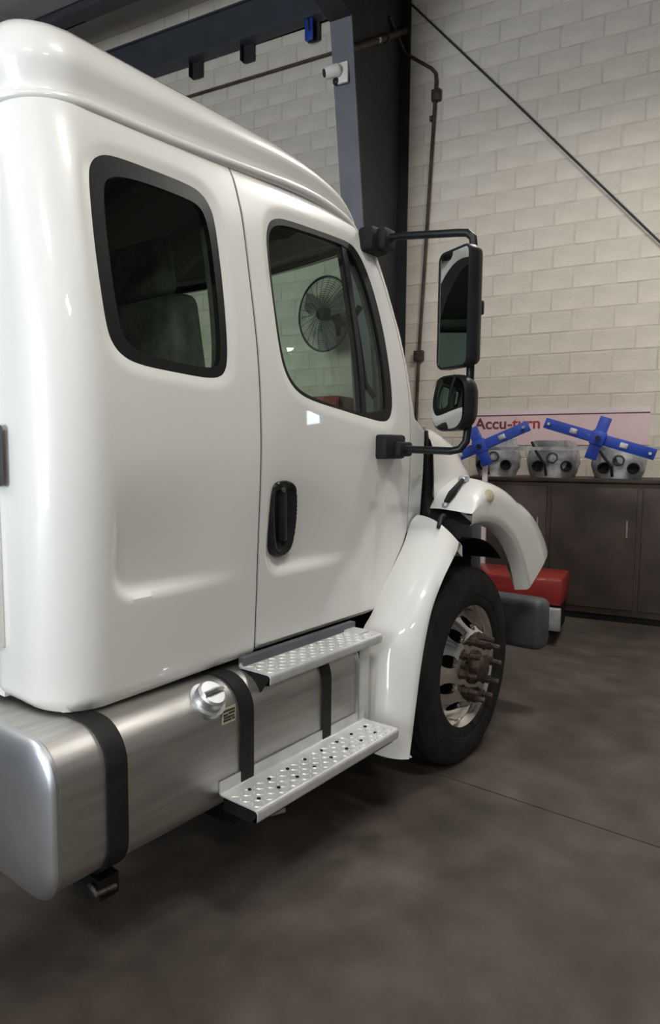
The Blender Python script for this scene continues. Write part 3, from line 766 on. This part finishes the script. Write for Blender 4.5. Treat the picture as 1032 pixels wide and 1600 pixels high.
# black seal between cowl and hood, running down and forward over the fender joint
sl = spline([(2.952, 1.555, 1.60), (2.953, 1.545, 1.45), (2.953, 1.545, 1.28), (2.94, 1.52, 1.215), (2.925, 1.43, 1.18), (2.89, 1.345, 1.125)], 5, closed=False)
sr = spline([(2.984, 1.56, 1.60), (2.986, 1.545, 1.45), (2.990, 1.54, 1.31), (3.02, 1.51, 1.265), (3.03, 1.43, 1.235), (3.0, 1.345, 1.185)], 5, closed=False)
part(MB().grid([[p, q, (q[0], q[1]+0.03, q[2]-0.015), (p[0], p[1]+0.03, p[2]-0.015)] for p, q in zip(sl, sr)], close_v=True), 'hood_seal', 'rubber')
part(MB().box((2.96, 1.57, 0.85), (2.985, 2*CY-1.57, 1.58)), 'firewall', 'dark')
part(MB().rbox((2.85, 1.64, 1.56), (3.03, 2*CY-1.64, 1.59), 0.01), 'cowl_panel', 'rubber')
# rubber hood latch
la = part(MB().tube([(2.955, 1.447, 1.275), (2.99, 1.438, 1.312), (3.04, 1.434, 1.345), (3.10, 1.44, 1.372)], [0.013, 0.019, 0.014, 0.010], 8), 'hood_latch', 'rubber', hood)
part(MB().rbox((3.095, 1.425, 1.362), (3.15, 1.462, 1.392), 0.008), 'latch_bracket', 'silver', la)
part(MB().rbox((2.935, 1.435, 1.252), (2.968, 1.462, 1.276), 0.008), 'latch_anchor', 'silver', la)
part(MB().tube([(2.915, 1.44, 1.215), (2.86, 1.425, 1.213), (2.80, 1.405, 1.178)], [0.014, 0.012, 0.008], 8), 'fender_stay', 'rubber')
# silver block standing in for the reflection in the cowl glass
part(MB().rbox((2.93, 1.56, 1.54), (2.975, 1.60, 1.625), 0.014), 'cowl_reflection', 'silver')

# ---------------- front wheel
def wheel(yc, sgn):
    """sgn -1: outer face toward -Y"""
    A = Vector((0, sgn, 0)); O = Vector((WX, yc, WZ))
    wh = part(MB().lathe([(0.285, -0.25), (0.30, -0.262), (0.34, -0.275), (0.41, -0.278), (0.455, -0.262), (0.475, -0.24), (0.480, -0.20), (0.470, -0.198), (0.470, -0.188), (0.481, -0.186), (0.482, -0.145), (0.471, -0.143), (0.471, -0.133), (0.482, -0.131), (0.481, -0.09), (0.470, -0.088), (0.470, -0.078), (0.480, -0.076), (0.475, -0.036), (0.455, -0.014), (0.41, 0.002), (0.37, 0.004), (0.345, 0.0), (0.34, -0.004), (0.32, -0.004), (0.305, -0.010), (0.297, -0.020), (0.285, -0.026)], O, A, 72, closed=True), 'front_wheel', 'tyre', sharp=25)
    rim = part(MB().lathe([(0.262, -0.10), (0.264, -0.05), (0.272, -0.034), (0.286, -0.022), (0.294, -0.016), (0.297, -0.020), (0.297, -0.03), (0.285, -0.05), (0.285, -0.24), (0.26, -0.24), (0.255, -0.1)], O, A, 64, closed=True), 'rim', 'chrome', wh)
    # disc with ten hand holes
    outer = [(0.263*math.cos(t), 0.263*math.sin(t)) for t in np.linspace(0, 2*math.pi, 72, endpoint=False)]
    inner = [(0.082*math.cos(t), 0.082*math.sin(t)) for t in np.linspace(0, 2*math.pi, 36, endpoint=False)]
    holes = [inner]
    for k in range(10):
        an = 2*math.pi*(k+0.5)/10
        holes.append([(0.208*math.cos(an)+0.030*math.cos(t), 0.208*math.sin(an)+0.030*math.sin(t)) for t in np.linspace(0, 2*math.pi, 16, endpoint=False)])
    def lf(V):
        r = np.hypot(V[:, 0], V[:, 1])
        h = np.interp(r, [0.08, 0.172, 0.185, 0.20, 0.235, 0.263], [0.012, 0.012, 0.006, -0.012, -0.055, -0.085])
        return np.stack([WX+V[:, 0], yc+sgn*h, WZ+V[:, 1]], 1)
    part(sheet(outer, holes, 0.014, lf, (0, -sgn*0.022, 0)), 'disc', 'chrome', wh)
    part(MB().lathe([(0.082, -0.02), (0.082, 0.022), (0.066, 0.030), (0.060, 0.060), (0.050, 0.068), (0.02, 0.07), (0, 0.07)], O, A, 28), 'hub', 'rust', wh)
    part(MB().lathe([(0.255, -0.13), (0.1, -0.13), (0.0, -0.13)], O, A, 32), 'brake_drum', 'dark', wh)
    for k in range(10):
        an = 2*math.pi*k/10
        P = O+Vector((0.143*math.cos(an), 0, 0.143*math.sin(an)))
        part(MB().lathe([(0.0, 0.008), (0.028, 0.008), (0.028, 0.014), (0.022, 0.016), (0.021, 0.045), (0.014, 0.047), (0.0125, 0.085), (0.009, 0.09), (0, 0.09)], P, A, 8), 'lug_nut', 'rust', wh, smooth=False)
    return wh
wheel(WY, -1)
wl = wheel(2*CY-WY, 1)
part(MB().tube([(WX, WY+0.2, WZ), (WX, 2*CY-WY-0.2, WZ)], 0.06, 10), 'front_axle', 'dark')
for y in (2.20, 2*CY-2.20):
    part(MB().box((-2.5, y-0.04, 0.52), (3.95, y+0.04, 0.78)), 'frame_rail', 'dark', smooth=False)
part(MB().box((1.2, 2.30, 0.30), (3.6, 2.94, 0.80)), 'driveline', 'dark', smooth=False)
# rear axle wheels on the frame behind the cab, out of shot
for y, s in ((1.42, -1), (2*CY-1.42, 1)):
    part(MB().lathe([(0.285, -0.55), (0.47, -0.55), (0.485, -0.5), (0.485, -0.05), (0.46, -0.01), (0.30, 0.0), (0.1, -0.08), (0, -0.08)], (-1.7, y, 0.485), (0, s, 0), 40), 'rear_wheel', 'tyre')

# ---------------- fuel tank
TX0, TX1, TY0, TY1, TZ0, TZ1, TR = 0.905, 2.28, 1.46, 2.12, 0.372, 0.782, 0.105
def tank_sec(x, ins, n=8):
    out = []
    y0, y1, z0, z1, r = TY0+ins, TY1-ins, TZ0+ins, TZ1-ins, max(TR-ins*0.6, 0.02)
    for cy_, cz_, a0 in ((y1-r, z1-r, 0), (y0+r, z1-r, 90), (y0+r, z0+r, 180), (y1-r, z0+r, 270)):
        for k in range(n+1):
            t = math.radians(a0+90*k/n); out.append((x, cy_+r*math.cos(t), cz_+r*math.sin(t)))
    return out
tank = part(MB().grid([tank_sec(x, 0) for x in np.linspace(TX0+0.02, TX1-0.02, 12)], close_v=True), 'fuel_tank', 'alu')
def tank_end(xe, d):
    rows = [tank_sec(xe+d*0.03, 0.0), tank_sec(xe+d*0.022, -0.006), tank_sec(xe+d*0.012, -0.006), tank_sec(xe+d*0.004, 0.0), tank_sec(xe, 0.010), tank_sec(xe-d*0.004, 0.022), tank_sec(xe-d*0.010, 0.05), tank_sec(xe-d*0.016, 0.12), tank_sec(xe-d*0.018, 0.18)]
    mb = MB().grid(rows, close_v=True)
    n = len(rows[-1]); mb.f.append(tuple(len(mb.v)-n+k for k in range(n)))
    return mb
part(tank_end(TX0, 1), 'end_cap', 'aluend', tank)
part(tank_end(TX1, -1), 'end_cap', 'aluend', tank)
for x0, x1 in ((1.07, 1.135), (1.585, 1.645), (2.025, 2.075)):
    a_ = [[(x, p[1], p[2]) for p in tank_sec(x, -0.008)] for x in (x0, x1)]
    b_ = [[(x, p[1], p[2]) for p in tank_sec(x, 0.0)] for x in (x0, x1)]
    part(MB().grid([b_[0], a_[0], a_[1], b_[1]], close_v=True), 'strap', 'rubber', tank)
    part(MB().box((x0, 1.50, 0.30), (x1, 2.2, 0.36)).box((x0, 2.13, 0.30), (x1, 2.2, 0.78)), 'hanger', 'dark', tank, smooth=False)
cap_o = Vector((1.475, 1.492, 0.752)); cap_n = Vector((0, -0.62, 0.78)).normalized()
fc = part(MB().lathe([(0.060, -0.012), (0.060, 0.003), (0.048, 0.005), (0.045, 0.016), (0.047, 0.018), (0.047, 0.034), (0.040, 0.040), (0, 0.041)], cap_o, cap_n, 28), 'filler_cap', 'aluend', tank)
part(MB().tube([cap_o+cap_n*0.042+Vector((-0.04, 0, 0)), cap_o+cap_n*0.05, cap_o+cap_n*0.042+Vector((0.04, 0, 0))], 0.008, 8), 'cap_handle', 'chrome', fc)
lb = part(MB().box((1.505, 1.4585, 0.672), (1.565, 1.4602, 0.722)), 'warning_label', 'labelpaper', tank, smooth=False)
for k, (xa, xb_, z) in enumerate(((1.509, 1.561, 0.712), (1.509, 1.530, 0.700), (1.533, 1.561, 0.702), (1.511, 1.559, 0.691), (1.509, 1.546, 0.682), (1.549, 1.561, 0.682))):
    part(MB().box((xa, 1.4578, z-0.0035), (xb_, 1.4586, z+0.0035)), 'label_line', 'labelink', lb, smooth=False)
part(MB().tube([(1.06, 1.53, 0.345), (1.06, 1.50, 0.328), (1.12, 1.495, 0.326)], 0.008, 8), 'drain_fitting', 'rust', tank)

# ---------------- steps
def step(name, x0, x1, yo, yi, z, back_h, lipd, nhole):
    th = 0.004
    sh = MB()
    # bent sheet: back flange, tread, rounded nose, front lip
    pr = [(yi, z+back_h), (yi, z+0.006), (yi-0.004, z+0.001), (yi-0.008, z), (yo+0.012, z), (yo+0.005, z-0.002), (yo+0.001, z-0.007), (yo, z-0.012), (yo+0.002, z-lipd), (yo+0.02, z-lipd-0.004)]
    pin = [(yi-0.004, z+back_h), (yi-0.004, z+0.008), (yi-0.010, z+th)] if False else None
    back_ = [(y+ (0.004 if i < 3 else 0.003), zz-0.005) for i, (y, zz) in enumerate(pr)]
    rows_ = [[(x, y, zz) for y, zz in pr]+[(x, y, zz) for y, zz in back_[::-1]] for x in (x0, x1)]
    sh.grid(rows_, close_v=True)
    n = len(rows_[0]); b = len(sh.v)
    sh.f.append(tuple(range(n))); sh.f.append(tuple(range(n, 2*n))[::-1])
    st = part(sh, name, 'step', sharp=40)
    # raised tread lozenges
    tb = MB()
    px, py = 0.029, 0.023
    nx, ny = int((x1-x0-0.02)/px), int((yi-yo-0.02)/py)
    for i in range(nx):
        for j in range(ny):
            cx, cyy = x0+0.02+i*px, yo+0.016+j*py
            an = math.radians(45 if (i+j) % 2 else -45)
            c, s = math.cos(an), math.sin(an)
            a1 = [(0.013, 0), (0, 0.0038), (-0.013, 0), (0, -0.0038)]
            vs = [(cx+c*p-s*q, cyy+s*p+c*q, z+0.0002) for p, q in a1]+[(cx+0.5*(c*p-s*q), cyy+0.5*(s*p+c*q), z+0.0032) for p, q in a1]
            tb.add(vs, [(4, 5, 6, 7)]+[(k, (k+1) % 4, 4+(k+1) % 4, 4+k) for k in range(4)])
    tag(part(tb, 'tread_lozenges', 'lozenge', st, smooth=False), kind='stuff')
    for k in range(nhole):
        for j in (0.30, 0.68):
            cx = x0+(x1-x0)*(k+0.6+0.25*(j > 0.5))/(nhole+0.6); cyy = yo+(yi-yo)*j
            part(MB().lathe([(0.0, 0.0036), (0.0062, 0.0036), (0.0062, 0.0004)], (cx, cyy, z), (0, 0, 1), 10), 'drain_hole', 'dark', st, smooth=False)
    return st
ls = step('lower_step', 1.49, 2.305, 1.30, 1.455, 0.458, 0.040, 0.034, 8)
part(MB().box((1.50, 1.318, 0.405), (2.29, 1.45, 0.450)), 'step_bracket', 'dark', ls, smooth=False)
part(MB().tube([(1.62, 1.42, 0.40), (1.60, 1.36, 0.385), (1.66, 1.34, 0.385)], 0.012, 8), 'bracket_bolt', 'silver', ls)
us = step('upper_step', 1.69, 2.375, 1.42, 1.555, 0.792, 0.012, 0.032, 0)
part(MB().box((1.70, 1.545, 0.745), (2.37, 1.57, 0.82)), 'step_riser', 'steel', us, smooth=False)
part(MB().prism([(1.425, 0.786), (1.555, 0.786), (1.555, 0.68), (1.50, 0.68)], 1.695, 1.702, MX), 'step_bracket', 'dark', us, smooth=False)
part(MB().box((2.29, 1.47, 0.40), (2.36, 1.56, 0.80)), 'tank_bracket', 'step', smooth=False)

# ---------------- mirrors
mi = part(MB().rbox((2.52, 1.585, 2.325), (2.66, 1.66, 2.425), 0.018, Matrix.Translation((0, 0, 0))), 'mirror_mount', 'rubber')
mm = part(MB().tube([(2.60, 1.62, 2.385), (2.61, 1.50, 2.378), (2.615, 1.26, 2.345), (2.618, 1.222, 2.338), (2.622, 1.202, 2.318), (2.625, 1.198, 2.275), (2.622, 1.198, 1.75), (2.615, 1.198, 1.60), (2.612, 1.203, 1.545), (2.605, 1.225, 1.515), (2.60, 1.26, 1.508), (2.61, 1.52, 1.517)], 0.0155, 12), 'mirror_arm', 'black')
part(MB().rbox((2.50, 1.49, 1.475), (2.66, 1.56, 1.575), 0.014), 'lower_mount', 'rubber', mm)
part(MB().rbox((2.56, 1.46, 1.485), (2.665, 1.50, 1.545), 0.012), 'mount_pivot', 'rubber', mm)
part(MB().rbox((2.56, 1.55, 2.335), (2.655, 1.60, 2.42), 0.016), 'upper_pivot', 'rubber', mm)
PHI = math.radians(28)
def mirror_head(name, cx, cyy, z0, z1, wd, convex):
    nrm = Vector((-math.cos(PHI), math.sin(PHI), 0)); dr = Vector((math.sin(PHI), math.cos(PHI), 0))
    c0 = Vector((cx, cyy, (z0+z1)/2)); hh = (z1-z0)/2; hw = wd/2
    R = 0.035 if not convex else 0.075
    def outline(ins):
        o = []
        for sx, sz, a0 in ((1, 1, 0), (-1, 1, 90), (-1, -1, 180), (1, -1, 270)):
            for k in range(7):
                t = math.radians(a0+15*k)
                o.append((sx*(hw-R)+(R-ins)*math.cos(t), sz*(hh-R)+(R-ins)*math.sin(t)))
        return o
    def ring(ins, off): return [c0+dr*p+Vector((0, 0, q))+nrm*off for p, q in outline(ins)]
    rows_ = [ring(0.010, 0.0), ring(0.008, 0.006), ring(0.002, 0.006), ring(0.0, 0.0), ring(0.0, -0.03), ring(0.012, -0.06), ring(0.030, -0.075)]
    mb = MB().grid(rows_, close_v=True)
    n = len(rows_[0]); mb.f.append(tuple(len(mb.v)-n+k for k in range(n)))
    hd_ = part(mb, name, 'black', mm)
    ol = outline(0.009)
    def lf(V):
        off = 0.002+(0.022*(1-(V[:, 0]/hw)**2*0.6-(V[:, 1]/hh)**2*0.6) if convex else 0*V[:, 0])
        return np.array([tuple(c0+dr*float(p)+Vector((0, 0, float(q)))+nrm*float(o_)) for (p, q), o_ in zip(V, off)])
    part(sheet(ol, [], 0.014, lf), name+'_glass', 'mirror', mm, sharp=60)
    return hd_
mirror_head('flat_mirror', 2.565, 1.245, 1.825, 2.275, 0.195, False)
mirror_head('convex_mirror', 2.565, 1.255, 1.585, 1.80, 0.215, True)
part(MB().rbox((2.60, 1.185, 2.0), (2.66, 1.225, 2.06), 0.01), 'mirror_clamp', 'rubber', mm)
part(MB().rbox((2.60, 1.185, 1.66), (2.67, 1.225, 1.72), 0.01), 'mirror_clamp', 'rubber', mm)
part(MB().rbox((2.635, 1.165, 2.03), (2.665, 1.19, 2.085), 0.008), 'clamp_bolt', 'rubber', mm)

# far side of the truck
for o in (rear_panel, door, pil, ln, ff, fr): mirrored(o)

# ------------------------------------------------------------------ things by the block wall
def text(name, body, size, loc, m, parent, extr=0.001, sx=1.0):
    cu = bpy.data.curves.new(name, 'FONT'); cu.body = body; cu.size = size; cu.extrude = extr; cu.offset = 0.004
    o = bpy.data.objects.new(name+'_tmp', cu); COL.objects.link(o)
    dg = bpy.context.evaluated_depsgraph_get()
    me = bpy.data.meshes.new_from_object(o.evaluated_get(dg))
    bpy.data.objects.remove(o)
    ob = bpy.data.objects.new(name, me); me.materials.clear(); me.materials.append(m); COL.objects.link(ob)
    ob.matrix_basis = ROOM @ Matrix.Translation(loc) @ Matrix(((-1*-sx, 0, 0, 0), (0, 0, 1, 0), (0, 1, 0, 0), (0, 0, 0, 1)))
    attach(ob, parent)
    return ob
ban = empty('wall_banner', (0.3, 0.01, 1.6), ROOM)
tag(ban, 'pink printed banner with red lettering on the block wall', 'banner')
rbuild(MB().box((-0.20, 0.003, 1.855), (1.5, 0.014, 1.905)), 'header_strip', M['pale'], ban, smooth=False)
rbuild(MB().box((-0.20, 0.003, 1.55), (1.5, 0.012, 1.842)), 'sheet', M['pink'], ban, smooth=False)
rbuild(MB().box((-0.20, 0.002, 1.842), (1.5, 0.010, 1.855)), 'maroon_line', M['maroonprint'], ban, smooth=False)  # thin maroon strip between header and sheet
rbuild(MB().prism(spline([(-0.165, 1.84), (-0.13, 1.80), (-0.125, 1.75), (-0.16, 1.67), (-0.145, 1.75), (-0.15, 1.80)], 4), 0.0122, 0.014, Matrix(((1, 0, 0, 0), (0, 0, 1, 0), (0, 1, 0, 0), (0, 0, 0, 1)))), 'swoosh', M['redprint'], ban, smooth=False)
text('lettering', 'Accu', 0.155, (-0.085, 0.0125, 1.715), M['maroonprint'], ban)
text('lettering', '-turn', 0.155, (0.235, 0.0125, 1.715), M['redprint'], ban)

# alignment bench in front of the wall: brown cabinet, blue clamp frame, cast parts
cb = empty('brown_cabinet', (0.75, 0.5, 0), ROOM)
tag(cb, 'low dark brown cabinet under the pink banner', 'cabinet')
rbuild(MB().rbox((0.02, 0.10, 0.06), (2.2, 0.72, 1.22), 0.01), 'body', M['brown'], cb)
rbuild(MB().rbox((0.0, 0.08, 1.22), (2.22, 0.75, 1.25), 0.006), 'top', M['brown'], cb)
rbuild(MB().box((0.06, 0.14, 0), (2.16, 0.68, 0.06)), 'plinth', M['dark'], cb, smooth=False)
for k in range(3):
    d_ = rbuild(MB().rbox((0.05+k*0.72, 0.72, 0.12), (0.73+k*0.72, 0.74, 1.18), 0.006), 'door', M['brown'], cb)
    rbuild(MB().tube([(0.66+k*0.72, 0.755, 0.75), (0.66+k*0.72, 0.755, 0.90)], 0.008, 8), 'handle', M['silver'], d_)
def blueclamp(x, y, z, ang, lab):
    e = empty('wheel_clamp', (x, y, z), ROOM)
    tag(e, lab, 'clamp', 'blue wheel clamps')
    mt = Matrix.Translation((x, y, z)) @ Matrix.Rotation(ang, 4, 'Y')
    rbuild(MB().rbox((-0.44, -0.02, -0.045), (0.44, 0.02, 0.045), 0.006, mt), 'long_bar', M['blue'], e)
    rbuild(MB().rbox((-0.045, 0.015, -0.18), (0.045, 0.05, 0.18), 0.006, mt), 'cross_bar', M['blue'], e)
    rbuild(MB().rbox((-0.055, 0.0, -0.06), (0.055, 0.06, 0.06), 0.008, mt), 'slide_block', M['blue'], e)
    rbuild(MB().tube([mt @ Vector((0, 0.06, 0)), mt @ Vector((0, 0.10, 0))], 0.02, 10), 'knob', M['black'], e)
    for s in (-0.2, 0.2):
        rbuild(MB().rbox((s-0.03, 0.015, -0.022), (s+0.03, 0.03, 0.022), 0.004, mt), 'scale_plate', M['silver'], e)
    for s in (-0.40, 0.40):
        rbuild(MB().tube([mt @ Vector((s, 0.0, 0)), mt @ Vector((s, 0.07, 0))], 0.012, 8), 'pin', M['silver'], e)
blueclamp(0.20, 1.02, 1.535, math.radians(-24), 'blue steel wheel clamp hung crosswise nearest the convex mirror')
blueclamp(1.15, 1.02, 1.60, math.radians(18), 'blue steel wheel clamp hung further right along the rack')
rk = empty('clamp_rack', (0.8, 0.9, 0), ROOM)
tag(rk, 'pale steel rack post and rail that the blue wheel clamps hang on', 'rack')
for x in (0.215, 1.9):
    rbuild(MB().rbox((x-0.022, 0.86, 0), (x+0.022, 0.90, 1.60), 0.004), 'post', M['pale'], rk)
rbuild(MB().box((0.18, 0.87, 1.50), (1.93, 0.90, 1.53)), 'rail', M['silver'], rk, smooth=False)
def casting(x, y, z, w, h, seed, lab):
    rnd = random.Random(seed)
    e = empty('cast_housing', (x, y, z), ROOM)
    tag(e, lab, 'machine part', 'cast housings on the cabinet')
    rows = []
    for i in range(9):
        t = i/8; row = []
        wf_ = w*(0.55+0.45*math.sin(math.pi*(0.2+0.65*t)))
        for k in range(20):
            a_ = 2*math.pi*k/20
            q = 1+0.10*math.sin(3*a_+seed)+0.06*rnd.random()
            row.append((x+wf_*0.5*math.cos(a_)*q, y+0.16*math.sin(a_)*q, z+h*t))
        rows.append(row)
    b = MB().grid(rows, close_v=True); b.f.append(tuple(range(20))); b.f.append(tuple(len(b.v)-20+k for k in range(20)))
    rbuild(b, 'casing', M['silver'], e, sharp=50)
    for k in range(3):
        px_ = x+w*(-0.28+0.28*k); pz = z+h*(0.30+0.22*(k % 2))
        rbuild(MB().lathe([(0.035, 0.0), (0.05, 0.012), (0.05, 0.05), (0.038, 0.052), (0.036, 0.02), (0, 0.018)], (px_, y+0.13, pz), (0.1, 1, 0.1), 16), 'port', M['dark'] if k != 1 else M['rust'], e)
    rbuild(MB().tube([(x-w*0.42, y+0.1, z+h*0.95), (x-w*0.30, y+0.19, z+h*0.7), (x-w*0.12, y+0.2, z+h*0.35), (x-w*0.1, y+0.16, z+0.02)], 0.012, 8), 'hose', M['rubber'], e)
casting(0.22, 0.40, 1.25, 0.40, 0.36, 1, 'grey cast housing at the left end of the cabinet behind the hood')
casting(0.74, 0.42, 1.25, 0.44, 0.34, 4, 'grey cast housing with dark ports to the right of the rack post')
casting(1.28, 0.40, 1.25, 0.42, 0.30, 6, 'smaller grey cast housing in the middle of the cabinet')
# red floor jack beyond the front wheel
jk = empty('floor_jack', (0.42, 1.6, 0), ROOM)
tag(jk, 'red floor jack with blue pad standing beyond the front wheel', 'jack')
rbuild(MB().rbox((0.22, 1.25, 0.30), (1.0, 1.75, 0.52), 0.03), 'body', M['red'], jk)
rbuild(MB().rbox((0.20, 1.76, 0.12), (1.0, 1.80, 0.30), 0.01), 'side_plate', M['silver'], jk)
rbuild(MB().rbox((0.24, 1.30, 0.09), (0.98, 1.74, 0.30), 0.01), 'frame', M['dark'], jk)
rbuild(MB().rbox((0.55, 1.80, 0.10), (0.85, 1.86, 0.26), 0.01), 'pad', M['blue'], jk)
for x in (0.32, 0.9):
    for y in (1.35, 1.68):
        rbuild(MB().tube([(x, y-0.03, 0.045), (x, y+0.03, 0.045)], 0.045, 14), 'castor', M['rubber'], jk)
# red locker by the wall, a sliver through the windshield
rl = empty('red_locker', (-2.2, 0.25, 0), ROOM)
tag(rl, 'tall red steel locker against the block wall under the fan', 'locker')
rbuild(MB().rbox((-2.75, 0.03, 0.0), (-1.42, 0.48, 2.08), 0.01), 'body', M['red'], rl)
for k in range(2):
    d_ = rbuild(MB().rbox((-2.73+k*0.655, 0.48, 0.08), (-2.09+k*0.655, 0.495, 2.04), 0.004), 'door', M['red'], rl)
    rbuild(MB().tube([(-2.14+k*0.15, 0.51, 1.0), (-2.14+k*0.15, 0.51, 1.15)], 0.008, 8), 'handle', M['silver'], d_)
